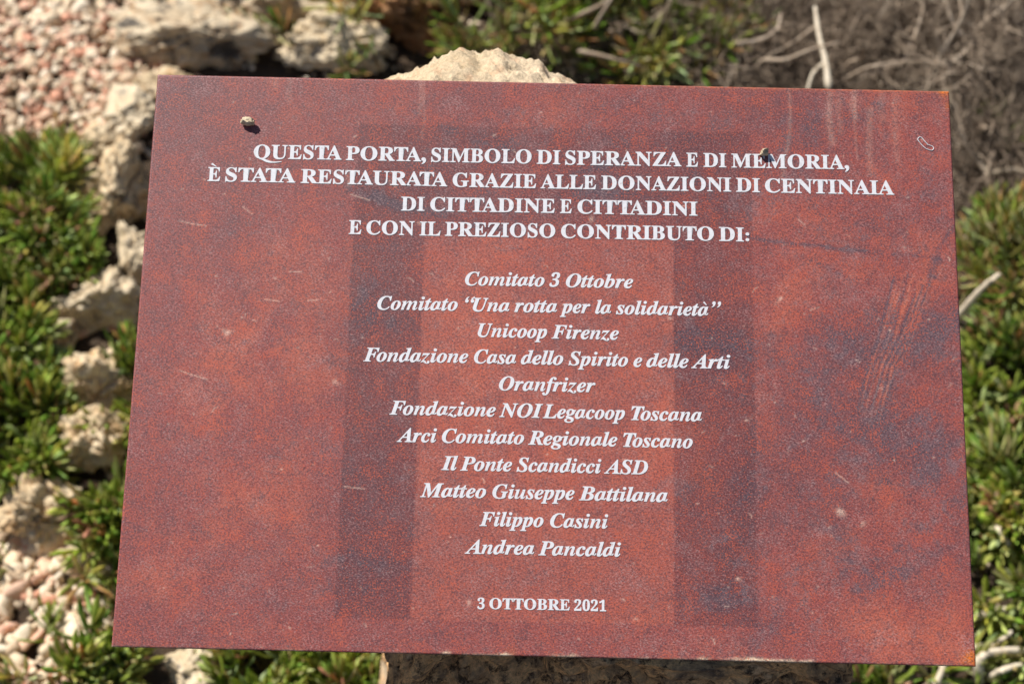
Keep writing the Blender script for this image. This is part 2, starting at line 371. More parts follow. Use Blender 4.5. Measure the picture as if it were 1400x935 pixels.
    dfade = np.clip(.92 + .14 * f1, .7, 1)
    # edges: rust showing through at two corners, pale chips on the lower edge
    rust = np.zeros(sh)
    def corner(px, py, r, s): 
        x, y = onplate(px, py); rust[:] += s * np.exp(-((U - x) ** 2 + (V - y) ** 2) / (r * mm) ** 2)
    corner(1299, 128, 9, 1.2); corner(1297, 146, 5, .6); corner(1332, 905, 13, 1.4); corner(1290, 126, 5, .6); corner(700, 890, 6, .3)
    rust *= (1 + .8 * f3)
    band = np.exp(-((V - PH / 2) / .0016) ** 2) * (U > .02) * np.clip(.7 + .5 * f2, 0, 1); rust += band * .45 * np.clip((U - .02) / .05, 0, 1)
    chip = np.zeros(sh)
    for px, wd in [(1035, 30), (1070, 14), (775, 12), (690, 8), (1100, 10), (880, 6), (610, 5), (960, 8)]:
        x, y = onplate(px, 890 + (px - 700) * .02)
        chip += np.exp(-((U - x) / (wd * mm)) ** 2) * s_(-PH / 2 + .0022 * (.7 + .6 * f3) - V)
    chip += np.exp(-((V + PH / 2) / .0008) ** 2) * np.clip(f2 + .2, 0, 1) * .8
    # ---------------- colour of the print
    def c3(r, g, b): return np.array(srgb(r, g, b)[:3])
    base = c3(140, 78, 75); orange = c3(172, 96, 80); purple = c3(106, 70, 74); slate = c3(88, 80, 90); cream = c3(226, 198, 180)
    o = np.clip(org * .8 - .06 + .30 * fo + .45 * f2 + .24 * f3 + .12 * f4 - .25 * dark, 0, 1)[..., None]
    rimd = np.clip(1 - (PW / 2 + U) / .09, 0, 1) * .25 + np.clip(1 - (PH / 2 - V) / .10, 0, 1) * .28
    d = dark * .8 - .2 * org + .10 + rimd - .25 * f0 + (.36 * f2b + .22 * f3) * np.clip(.75 + U * 1.2, .5, 1.1) + .12 * f4 + door * dfade * .30
    d1 = np.clip(d, 0, 1)[..., None]
    sl = np.clip((dark * 1.05 + f2 * .5 + f3 * .4 + f4 * .25 - .45 + np.clip(U * .5, -.1, .12)) * .85, 0, .68)[..., None]
    col = base * (1 - o) + orange * o
    col = col * (1 - d1 * .82) + purple * d1 * .82
    col = col * (1 - sl) + slate * sl
    dk = (door * dfade)[..., None]
    col = col * (1 - dk * (.9 + .2 * np.clip(f2, -1, 1)[..., None]) * np.array([.30, .27, .22]))
    inner = (box(xl1, xr0, yb, yl) * .14)[..., None]; col = col * (1 - inner) + c3(206, 120, 92) * inner
    dust = np.clip((vnoise(sh, 60, 21, 6, .7) * .8 + .45 * f3 + .35 * f4 - .15), 0, 1)[..., None] * np.clip(.25 + (U + .25) * .9, .15, .6)[..., None]
    col = col * (1 - dust * .36) + c3(156, 128, 130) * dust * .36
    pl = np.clip(pale, 0, 1)[..., None]; col = col * (1 - pl * .8) + cream * pl * .8
    ru = np.clip(rust, 0, 1)[..., None]; col = col * (1 - ru) + c3(196, 108, 44) * ru
    ch = np.clip(chip, 0, 1)[..., None]; col = col * (1 - ch) + c3(222, 200, 172) * ch
    # ---------------- geometry: face grid, rounded rim, back
    ins = .0006
    Z = np.zeros(sh); rim = np.minimum(np.minimum(U + PW / 2, PW / 2 - U), np.minimum(V + PH / 2, PH / 2 - V))
    Z = -ins * np.clip(1 - rim / .0007, 0, 1) ** 2 
    verts = np.stack([U.ravel(), V.ravel(), Z.ravel()], 1)
    i, j = np.meshgrid(np.arange(nx - 1), np.arange(ny - 1)); a = (j * nx + i).ravel()
    faces = [np.stack([a, a + 1, a + nx + 1, a + nx], 1)]
    ring = np.concatenate([np.arange(nx), np.arange(1, ny) * nx + nx - 1, (ny - 1) * nx + np.arange(nx - 2, -1, -1), np.arange(ny - 2, 0, -1) * nx])
    rv = verts[ring].copy(); rv[:, 2] = -PT; n0 = len(verts)
    verts = np.concatenate([verts, rv]); m = len(ring); k = np.arange(m); k2 = (k + 1) % m
    faces.append(np.stack([ring[k2], ring[k], n0 + k, n0 + k2], 1))
    rgb = np.concatenate([col.reshape(-1, 3), np.repeat(c3(96, 58, 50)[None], m, 0)])
    # back sheet
    c0 = len(verts); cs = [(-PW / 2, -PH / 2), (PW / 2, -PH / 2), (PW / 2, PH / 2), (-PW / 2, PH / 2)]
    verts = np.concatenate([verts, [(x, y, -PT) for x, y in cs]]); faces.append(np.array([[c0 + 3, c0 + 2, c0 + 1, c0]]))
    rgb = np.concatenate([rgb, np.repeat(c3(120, 116, 112)[None], 4, 0)])
    me = mesh_np('panel', verts, np.concatenate(faces), False)
    col_attr(me, 'print', np.concatenate([rgb, np.ones((len(rgb), 1))], 1))
    t = NT('printed rust metal'); co = t.n('ShaderNodeTexCoord').outputs['Object']; at = t.n('ShaderNodeVertexColor', layer_name='print').outputs[0]
    mp = t.n('ShaderNodeMapping'); mp.inputs['Rotation'].default_value = (0, 0, R_(35)); mp.inputs['Scale'].default_value = (1, 1.5, 1); t.l(co, mp.inputs[0])
    m1 = t.math('MULTIPLY', t.math('SUBTRACT', t.noise(co, 75, 5, .7, .5).outputs['Fac'], .5), .7)
    m2 = t.math('MULTIPLY', t.math('SUBTRACT', t.noise(co, 48, 5, .7, .5).outputs['Fac'], .5), .6)
    g1 = t.noise(mp.outputs[0], 600, 4, .85, .35).outputs['Fac']; g2 = t.math('ADD', t.noise(co, 480, 3, .75, .4).outputs['Fac'], m1); g3 = t.math('ADD', t.noise(co, 820, 2, .6).outputs['Fac'], m2)
    c = t.mix(1.0, at, t.ramp(g1, [(.32, (.34, .34, .39, 1)), (.47, (.83, .81, .83, 1)), (.58, (1.45, 1.42, 1.36, 1))]), 'MULTIPLY')
    c = t.mix(t.ramp(g2, [(.53, G(0)), (.62, G(.55))]), c, srgb(80, 54, 62))
    c = t.mix(t.ramp(g3, [(.56, G(0)), (.66, G(.65))]), c, srgb(196, 96, 70))
    g4 = t.math('SUBTRACT', t.noise(mp.outputs[0], 700, 2, .5, .3).outputs['Fac'], m2)
    c = t.mix(t.ramp(g4, [(.58, G(0)), (.70, G(.42))]), c, srgb(182, 148, 146))
    t.l(c, t.b.inputs['Base Color']); t.l(t.ramp(g2, [(.3, G(.36)), (.7, G(.54))]), t.b.inputs['Roughness'])
    t.b.inputs['Specular IOR Level'].default_value = .45
    t.bump(g1, .25, .0004)
    link('panel', me, plaque, t.m)
build_panel()

# ------------------------------------------------------------------ lettering (each line one raised print of outlines)
def fancy(ch, it):
    up, lo = (0x1D468, 0x1D482) if it else (0x1D400, 0x1D41A)
    if 'A' <= ch <= 'Z': return chr(up + ord(ch) - 65)
    if 'a' <= ch <= 'z': return chr(lo + ord(ch) - 97)
    if '0' <= ch <= '9': return chr(0x1D7CE + ord(ch) - 48)
    return ch
TH = .0003
_g = {}
def raw(body, off=0.0):
    c = bpy.data.curves.new('glyph', 'FONT'); c.body = body; c.resolution_u = 5; c.offset = off
    o = bpy.data.objects.new('glyph', c); C.objects.link(o); bpy.context.view_layer.update()
    me = bpy.data.meshes.new_from_object(o.evaluated_get(bpy.context.evaluated_depsgraph_get()))
    v = np.zeros(len(me.vertices) * 3); me.vertices.foreach_get('co', v); v = v.reshape(-1, 3)
    f = [list(p.vertices) for p in me.polygons]
    bpy.data.objects.remove(o); bpy.data.curves.remove(c); bpy.data.meshes.remove(me)
    return v, f
def arc_strip(p0, c0, c1, p1, w0, wm, w1, n=14):
    """closed tapered stroke along a bezier"""
    L, Rr = [], []
    for k in range(n + 1):
        t = k / n; a = [(1 - t) ** 3, 3 * t * (1 - t) ** 2, 3 * t * t * (1 - t), t ** 3]
        P = [sum(a[q] * (p0, c0, c1, p1)[q][e] for q in range(4)) for e in range(2)]
        da = [-3 * (1 - t) ** 2, 3 * (1 - t) ** 2 - 6 * t * (1 - t), 6 * t * (1 - t) - 3 * t * t, 3 * t * t]
        d = [sum(da[q] * (p0, c0, c1, p1)[q][e] for q in range(4)) for e in range(2)]; l = math.hypot(*d) + 1e-9
        wd = (w0 * (1 - 2 * t) + wm * 2 * t) if t < .5 else (wm * (2 - 2 * t) + w1 * (2 * t - 1))
        L.append((P[0] - d[1] / l * wd / 2, P[1] + d[0] / l * wd / 2)); Rr.append((P[0] + d[1] / l * wd / 2, P[1] - d[0] / l * wd / 2))
    v = np.array([(x, y, 0) for x, y in L + Rr]); m = n + 1
    return v, [[k, m + k, m + k + 1, k + 1] for k in range(n)]
def solid(v, f, z):
    """flat outline mesh -> thin raised solid (z = top height in metres, kept as is)"""
    cnt = {}
    for p in f:
        for a, b in zip(p, p[1:] + p[:1]): cnt[(a, b)] = 1
    n = len(v); top = v.copy(); top[:, 2] = z; bot = v.copy(); bot[:, 2] = 1e-5
    ff = [list(p) for p in f]
    nrm = 0
    p = f[0]; 
    area = sum(v[a][0] * v[b][1] - v[b][0] * v[a][1] for a, b in zip(p, p[1:] + p[:1]))
    if area < 0: ff = [q[::-1] for q in ff]; cnt = {(b, a): 1 for (a, b) in cnt}
    for (a, b) in list(cnt):
        if (b, a) not in cnt: ff.append([b, a, n + a, n + b])
    return np.concatenate([top, bot]), ff
_I = {}
def glyph(ch, it):
    k = (ch, it)
    if k in _g: return _g[k]
    parts = []; src = {'È': 'E', 'à': 'a', 'Q': 'O'}.get(ch, ch)
    body = fancy(src, it); v, f = raw(body, (.003 if it and src in 'mnuwz' else .011) if src.isalnum() else .006)
    ref = fancy('I', it)
    if it not in _I: _I[it] = raw(ref)[0][:, 0].max()
    adv = raw(body + ref)[0][:, 0].max() - _I[it]
    if it and (ch.isdigit() or ch in '“”'): v[:, 0] += v[:, 1] * .22
    if ch in '“”':
        v[:, 0] *= 1.15; v[:, 1] = (v[:, 1] - .66) * 1.25 + .70; adv *= 1.1
    if ch == ',':
        v[:, 0] = v[:, 0] * 1.45; v[:, 1] = v[:, 1] * 1.35 + .02; adv = v[:, 0].max() + .03
    if ch == ':':
        vs, fs = [], []
        for q, cy in enumerate((.085, .37)):
            vs += [(.13 + .082 * math.cos(a / 20 * 6.2832), cy + .082 * math.sin(a / 20 * 6.2832), 0) for a in range(20)]; fs.append(list(range(q * 20, q * 20 + 20)))
        v, f, adv = np.array(vs), fs, .26
    if ch in '3201': v[:, 0] *= .95; adv *= .95
    parts.append((v, f, 0))
    if ch == 'Q':
        tv, tf = arc_strip((.30, .0), (.55, -.02), (.62, -.27), (1.28, -.14), .07, .12, .03); parts.append((tv, tf, 1))
    if ch == 'È':
        tv, tf = arc_strip((.17, .86), (.24, .83), (.3, .79), (.42, .72), .10, .07, .035, 6); parts.append((tv, tf, 1))
    if ch == 'à':
        tv, tf = arc_strip((.24, .70), (.28, .66), (.33, .60), (.37, .54), .09, .06, .03, 6); parts.append((tv, tf, 1))
    _g[k] = (parts, adv); return _g[k]
WF = {'E': .93, 'S': .93, 'O': 1.02, 'D': 1.0, 'I': .95, 'B': .95, 'P': .95, 'T': 1.0, 'A': .98, 'M': .98, 'Z': .97}
KERN = {'TA': -.10, 'AT': -.10, 'RT': -.04, 'RA': -.02, 'ZA': -.02, 'A,': -.04, 'TO': -.03, 'To': -.10, 'Fo': -.06, 'Po': -.03, 'Pa': -.04, 'AU': -.02, 'ST': -.01, 'à”': -.06}
def word(txt, it):
    V, Fc = [], []; x = 0; n = 0
    for q, ch in enumerate(txt):
        parts, adv = glyph(ch, it); wf = 1 if it else WF.get(ch, 1)
        for v, f, lift in parts:
            vv = v.copy(); vv[:, 0] = vv[:, 0] * wf + x
            V.append((vv, f, lift))
        x += adv * wf + KERN.get(txt[q:q + 2], 0) + (.012 if not it else 0)
    return V
LINES = [
 (18.6, 0, [('QUESTA', 346.5, 467, 217, 218.6), ('PORTA,', 473, 582.5, 219, 221), ('SIMBOLO', 589.4, 726.6, 221.4, 223.8), ('DI', 733.6, 766, 224.2, 224.9), ('SPERANZA', 772.6, 931.6, 225.2, 227.6), ('E', 938.4, 954.4, 228, 228.2), ('DI', 961.6, 993, 228.4, 229), ('MEMORIA,', 1000, 1161, 229.2, 231.6)]),
 (18.6, 0, [('È', 283.5, 301, 247.6, 247.9), ('STATA', 307.8, 403.8, 248.2, 249.9), ('RESTAURATA', 411, 611.6, 250.3, 255), ('GRAZIE', 618.6, 733, 255.4, 257.5), ('ALLE', 739, 815, 257.6, 259), ('DONAZIONI', 822, 999.6, 259.2, 262.1), ('DI', 1006.4, 1039, 262.3, 263), ('CENTINAIA', 1046, 1222.6, 263.2, 266.4)]),
 (18.6, 0, [('DI', 548, 580.4, 288, 288.5), ('CITTADINE', 588, 758.6, 288.7, 291.2), ('E', 765.6, 781.6, 291.4, 291.7), ('CITTADINI', 789.4, 953.6, 292, 295)]),
 (18.6, 0, [('E', 476.6, 494, 320, 320.3), ('CON', 500.6, 566.4, 320.5, 321.7), ('IL', 573.5, 602.2, 322, 322.4), ('PREZIOSO', 608.4, 759, 322.5, 325.2), ('CONTRIBUTO', 767, 976, 325.4, 329.2), ('DI:', 983, 1024.4, 329.4, 330.4)]),
 (18.2, 1, [('Comitato', 635.6, 744.4, 390, 391.7), ('3', 751, 765.6, 391.9, 392.1), ('Ottobre', 773.6, 865.6, 392.5, 394)]),
 (18.2, 1, [('Comitato', 515.6, 625.6, 423.2, 424.7), ('“Una', 635.6, 696.6, 425.3, 426.3), ('rotta', 703, 761.6, 426.4, 427.3), ('per', 765.6, 807, 427.6, 428.2), ('la', 813.6, 835.6, 428.6, 429), ('solidarietà”', 842, 986, 429.4, 432.2)]),
 (18.4, 1, [('Unicoop', 653, 748, 460.4, 462.3), ('Firenze', 754, 846, 462.6, 464.4)]),
 (18.6, 1, [('Fondazione', 496.6, 640, 493.8, 496), ('Casa', 648, 705.6, 496.4, 497.5), ('dello', 712, 770, 497.6, 498.7), ('Spirito', 777, 858.6, 499, 500.9), ('e', 866, 878, 501.3, 501.6), ('delle', 883.6, 941.4, 501.7, 502.8), ('Arti', 945, 998.6, 503, 504)]),
 (18.7, 1, [('Oranfrizer', 682, 814, 533.2, 536)]),
 (18.8, 1, [('Fondazione', 532.4, 677.6, 566.4, 569.3), ('NOI', 682.4, 742.2, 569.7, 571), ('Legacoop', 742, 854.4, 571.2, 573.4), ('Toscana', 863, 959.6, 573.9, 576)]),
 (18.8, 1, [('Arci', 542.4, 597, 603.7, 604.6), ('Comitato', 604, 716.4, 604.8, 607), ('Regionale', 722, 844, 607.4, 610), ('Toscano', 852, 947, 610.4, 612.4)]),
 (18.9, 1, [('Il', 603, 626, 642, 642.5), ('Ponte', 629, 700, 642.8, 644), ('Scandicci', 706, 822, 644.2, 646.6), ('ASD', 826, 886, 646.9, 648.2)]),
 (19, 1, [('Matteo', 574.4, 664.4, 679, 680.4), ('Giuseppe', 673, 785.4, 680.8, 682.8), ('Battilana', 791.4, 913, 683.4, 686)]),
 (19, 1, [('Filippo', 655.4, 743, 718.4, 720), ('Casini', 752, 831.4, 720.4, 722)]),
 (19, 1, [('Andrea', 635.4, 730.4, 756.2, 758), ('Pancaldi', 736, 849, 758.4, 760.4)]),
 (14.6, 0, [('3', 652.6, 662.5, 832, 832), ('OTTOBRE', 668.9, 779, 831.8, 833.7), ('2021', 785, 828.8, 834.2, 835)]),
]
def ink_mat():
    t = NT('white print'); co = t.n('ShaderNodeTexCoord').outputs['Object']
    n = t.noise(co, 420, 4, .6).outputs['Fac']
    t.l(t.ramp(n, [(.28, srgb(186, 176, 176)), (.40, srgb(212, 213, 219)), (.7, srgb(222, 224, 230))]), t.b.inputs['Base Color'])
    t.b.inputs['Roughness'].default_value = .5; return t.m
M_ink = ink_mat()
def build_text():
    for cap, it, words in LINES:
        VV, FF, n = [], [], 0
        for txt, x0, x1, y0, y1 in words:
            V = word(txt, it)
            lo = min(v[:, 0].min() for v, f, l in V); hi = max(v[:, 0].max() for v, f, l in V)
            a = onplate(x0, y0); b = onplate(x1, y1); ce = onplate((x0 + x1) / 2, (y0 + y1) / 2 - cap)
            sy = (ce[1] - (a[1] + b[1]) / 2) / .683; sx = (b[0] - a[0]) / (hi - lo); th = (b[1] - a[1]) / (b[0] - a[0])
            for v, f, lift in V:
                v = v.copy(); X = a[0] + (v[:, 0] - lo) * sx; Y = a[1] + (X - a[0]) * th + v[:, 1] * sy
                v = np.stack([X, Y, np.zeros(len(X))], 1); sv, sf = solid(v, f, TH + lift * .00006)
                VV.append(sv); FF += [[q + n for q in p] for p in sf]; n += len(sv)
        me = mesh_np('lettering', np.concatenate(VV), FF)
        link('lettering', me, plaque, M_ink)
build_text()

# a chalky ring-shaped mark near the right edge
def build_mark():
    pts = [(1258, 191), (1262, 196), (1267, 201), (1273, 203)]
    P = [Vector(onplate(*p)) for p in pts]; r = 3.4 * .00053; out = []
    L, Rr = [], []
    for k in range(13):
        t = k / 12 * 3; i = min(2, int(t)); f = t - i; p = P[i].lerp(P[i + 1], f); d = (P[i + 1] - P[i]).normalized(); nn = Vector((-d.y, d.x))
        L.append(p + nn * r); Rr.append(p - nn * r)
    d = (P[3] - P[2]).normalized(); e1 = [P[3] + Vector((math.cos(a), math.sin(a))) * r for a in np.linspace(math.atan2(-d.x, d.y) + 0, 0, 1)]
    def cap(c, a0): return [c + Vector((math.cos(a0 + s), math.sin(a0 + s))) * r for s in np.linspace(0, -math.pi, 8)[1:-1]]
    loop = L + cap(P[3], math.atan2(d.x, -d.y)) + Rr[::-1]
    d0 = (P[0] - P[1]).normalized(); loop += cap(P[0], math.atan2(d0.x, -d0.y))
    m = len(loop); v = []; f = []; tr = .00030
    for k in range(m):
        c = loop[k]; a = (loop[(k + 1) % m] - loop[k - 1]).normalized(); nn = Vector((-a.y, a.x))
        for q in range(6):
            g = q / 6 * 2 * math.pi; v.append((c.x + nn.x * math.cos(g) * tr, c.y + nn.y * math.cos(g) * tr, .0003 + math.sin(g) * tr))
    for k in range(m):
        for q in range(6): f.append([k * 6 + q, ((k + 1) % m) * 6 + q, ((k + 1) % m) * 6 + (q + 1) % 6, k * 6 + (q + 1) % 6])
    tag(link('scuff_mark', mesh_np('scuff_mark', v, f, True), plaque, M_ink), 'small white curved ring mark')
build_mark()

# ------------------------------------------------------------------ rocks
def rock_mesh(name, seed, sx, sy, sz, sub=5, cuts=11, rough=1.02):
    rr = random.Random(seed); bm = bmesh.new(); bmesh.ops.create_icosphere(bm, subdivisions=sub, radius=1)
    v = np.array([x.co[:] for x in bm.verts]); f = np.array([[a.index for a in x.verts] for x in bm.faces]); bm.free()
    for _ in range(cuts):
        n = np.array([rr.gauss(0, 1), rr.gauss(0, 1), rr.gauss(0, .8)]); n /= np.linalg.norm(n); d = rr.uniform(.45, .82)
        e = v @ n - d; v = v - np.outer(np.clip(e, 0, None) * .9, n)
    off = Vector((rr.uniform(0, 50), rr.uniform(0, 50), rr.uniform(0, 50)))
    out = []
    for p in v:
        q = Vector(p); l = q.length; u_ = q.normalized()
        a = .24 * mn.fractal(q * 1.5 + off, .9, 2.1, 5) + .05 * mn.noise(q * 7 + off)
        r = abs(mn.noise(q * 3.3 + off)); a -= .14 * max(0, .22 - r) / .22
        r = abs(mn.noise(q * 8 + off)); a -= .06 * max(0, .25 - r) / .25
        if sub > 4: a += .03 * mn.noise(q * 19 + off) - .05 * max(0, .3 - mn.voronoi(q * 6 + off)[0][0])
        out.append(q + u_ * a * rough)
    v = np.array([tuple(p) for p in out]) * (sx, sy, sz)
    return mesh_np(name, v, f, True)
ROCKS = []
def pixel(P):
    q = C2W.transposed() @ (P - CAM); return 700 + q.x / -q.z * F_, 467.5 - q.y / -q.z * F_
def rock(label, px, py, wpx, hpx, mat, seed, sub=5, name='limestone_rock', group='rocks edging the gravel', rot=None, tall=1.0):
    """a rock whose middle shows at (px, py)"""
    ROCKS.append((px, py, wpx / 2, hpx / 2)); D = (ground(px, py) - CAM).length; wr = wpx / F_ * D / 2 * 1.14; hr = hpx / F_ * D / 2 * 1.2
    sz = hr * .95 * tall; c = ground(px, py, sz * .45)
    o = link(name, rock_mesh(name, seed, wr, hr, sz, sub), None, mat)
    o.location = c; o.rotation_euler = (0, 0, rot or 0)
    return tag(o, label, 'rock', group)
rock('largest rock at the top left, pale with black lichen patches', 282, 50, 215, 135, M_rock_lichen, 3, 6, tall=.62)
rock('small angular lichened rock wedged above the largest rock', 372, 8, 90, 60, M_rock_lichen, 4)
rock('pale rock at the gravel edge, nearest the plaque corner', 186, 160, 96, 84, M_rock_white, 5)
rock('broad cream rock left of the plaque, above the stack of lumps', 166, 262, 116, 140, M_rock, 6, 6)
rock('upright cream rock touching the left plaque edge', 192, 348, 62, 84, M_rock_white, 8)
rock('flat bright white rock between the left plants', 135, 412, 136, 88, M_rock_white, 9, 6)
rock('small bluish grey rock beside the flat white rock', 84, 458, 66, 56, M_rock_lichen, 10)
rock('knobbly cream rock left of the plaque middle', 138, 532, 100, 100, M_rock, 12, 6)
rock('lower pale rock leaning under the knobbly cream rock', 124, 608, 110, 84, M_rock, 13, 6)
rock('broad shaded rock at the lower left, beside the gravel', 58, 705, 122, 96, M_rock, 14, 6)
rock('small rock between gravel and plant at the lower left', 118, 768, 70, 46, M_rock, 15)
rock('pale rock below the lower left plaque edge', 268, 918, 76, 90, M_rock_white, 16)
rock('bright white rock at the top, left of the dark ochre rock', 466, 62, 165, 78, M_rock_white, 17, 6, group='rocks behind the pillar')
rock('pale rounded rock above the bright white rock', 438, 18, 96, 44, M_rock_white, 18, group='rocks behind the pillar')
rock('dark ochre stained rock standing behind the pillar hump', 572, 18, 130, 90, M_rock_brown, 19, 6, group='rocks behind the pillar', tall=1.5)
rock('grey brown rock behind the small lichened rock', 500, 2, 90, 50, M_rock_brown, 20, group='rocks behind the pillar')
rock('pale stone showing between dry twigs at the top edge', 640, -12, 90, 50, M_rock_white, 21, group='rocks behind the pillar')
rock('small cream rock at the foot of the largest rock', 226, 116, 76, 56, M_rock, 22)
rock('small pink cream rock on the gravel margin', 140, 204, 60, 50, M_rock, 24)
rock('flat stone among twigs just above the plaque edge', 1128, 116, 100, 34, M_rock, 23, group='rocks behind the pillar')

# two chips of stone lying on the plaque
def chip(label, px, py, w, seed, mat):
    x, y = onplate(px, py); me = rock_mesh('stone_chip', seed, w * 1.15, w * .66, w * .95, 4, 8)
    o = link('stone_chip', me, None, mat)
    P = Matrix.Rotation(TAU, 4, 'X') @ Vector((x, y, w * .60)); o.location = PC + P; o.rotation_euler = (TAU, 0, 0)
    tag(o, label, 'stone chip', 'stone chips lying on the plaque')
chip('white stone chip on the plaque near its top left corner', 340, 168, .0050, 31, M_rock_white)
chip('brown stone chip on the plaque above the word memoria', 1045, 209, .0046, 32, M_rock_lichen)

# ------------------------------------------------------------------ gravel
def inpoly(x, y, P):
    c = False; j = len(P) - 1
    for i in range(len(P)):
        if (P[i][1] > y) != (P[j][1] > y) and x < (P[j][0] - P[i][0]) * (y - P[i][1]) / (P[j][1] - P[i][1] + 1e-12) + P[i][0]: c = not c
        j = i
    return c
def build_gravel():
    rs = np.random.RandomState(5); protos = []
    bm = bmesh.new(); bmesh.ops.create_icosphere(bm, subdivisions=2, radius=1); V0 = np.array([x.co[:] for x in bm.verts]); F0 = np.array([[a.index for a in x.verts] for x in bm.faces]); bm.free()
    bm = bmesh.new(); bmesh.ops.create_icosphere(bm, subdivisions=1, radius=1); V1 = np.array([x.co[:] for x in bm.verts]); F1 = np.array([[a.index for a in x.verts] for x in bm.faces]); bm.free()
    def shape(V, k):
        v = V.copy(); r = random.Random(k)
        for _ in range(6):
            n = np.array([r.gauss(0, 1) for _ in range(3)]); n /= np.linalg.norm(n); e = v @ n - r.uniform(.5, .8); v = v - np.outer(np.clip(e, 0, None), n)
        off = Vector((k * 3.1, 0, 0)); return np.array([tuple(Vector(p) * (1 + .25 * mn.noise(Vector(p) * 1.6 + off))) for p in v])
    A = [shape(V0, k) for k in range(14)]; B = [shape(V1, k + 50) for k in range(14)]
    pal = [srgb(*c)[:3] for c in [(236, 216, 186), (230, 206, 174), (240, 222, 196), (228, 182, 156), (232, 194, 168), (218, 160, 132), (218, 198, 168), (238, 218, 190), (206, 180, 150), (244, 230, 206), (226, 188, 160), (222, 202, 174)]]
    poly1 = [(-140, -120), (200, -120), (215, 60), (235, 110), (200, 140), (180, 210), (120, 235), (60, 250), (-60, 220), (-200, 240)]
    poly2 = [(-120, 700), (40, 735), (150, 745), (175, 800), (185, 900), (170, 1000), (-140, 1000)]
    V, Fc, T = [], [], []; n = 0
    def put(x, y, z, s, near):
        nonlocal n
        P = A if near else B; Fq = F0 if near else F1; v = P[rs.randint(14)] * (s * rs.uniform(.8, 1.5), s * rs.uniform(.5, 1.0), s * rs.uniform(.4, .8))
        E = np.array(Euler((rs.uniform(-.5, .5), rs.uniform(-.5, .5), rs.uniform(0, 6.3))).to_matrix()); v = v @ E.T + (x, y, z)
        V.append(v); Fc.append(Fq + n); n += len(v); c = np.array(pal[rs.randint(len(pal))]) * rs.uniform(.82, 1.1)
        T.append(np.repeat(np.append(c, 1)[None], len(v), 0))
    for poly, dens, near in ((poly1, 1.0, False), (poly2, 1.0, True)):
        W = [ground(*p) for p in poly]; W = [(p.x, p.y) for p in W]
        x0, x1 = min(p[0] for p in W), max(p[0] for p in W); y0, y1 = min(p[1] for p in W), max(p[1] for p in W)
        for layer in range(3):
            cnt = int((x1 - x0) * (y1 - y0) / .00026)
            for _ in range(cnt):
                x, y = rs.uniform(x0, x1), rs.uniform(y0, y1)
                if not inpoly(x + rs.normal(0, .015), y + rs.normal(0, .015), W): continue
                s = np.clip(rs.lognormal(math.log(.0088), .36), .004, .018)
                put(x, y, patch_h(x, y) + .004 + layer * .006, s, near)
    # stray pebbles in the soil between the plants
    for _ in range(1500):
        x, y = rs.uniform(-1.0, -.1), rs.uniform(0, 1.4); put(x, y, patch_h(x, y) + .003, np.clip(rs.lognormal(math.log(.006), .4), .003, .014), False)
    for _ in range(700):
        x, y = rs.uniform(.3, 1.0), rs.uniform(0, 1.4); put(x, y, patch_h(x, y) + .003, np.clip(rs.lognormal(math.log(.005), .4), .003, .012), False)
    me = mesh_np('gravel', np.concatenate(V), np.concatenate(Fc), False); col_attr(me, 'tint', np.concatenate(T))
    print('gravel tris', len(me.polygons))
    tag(link('gravel', me, None, M_gravel), 'cream and pink limestone gravel left of the plaque', 'gravel', kind='stuff')
build_gravel()

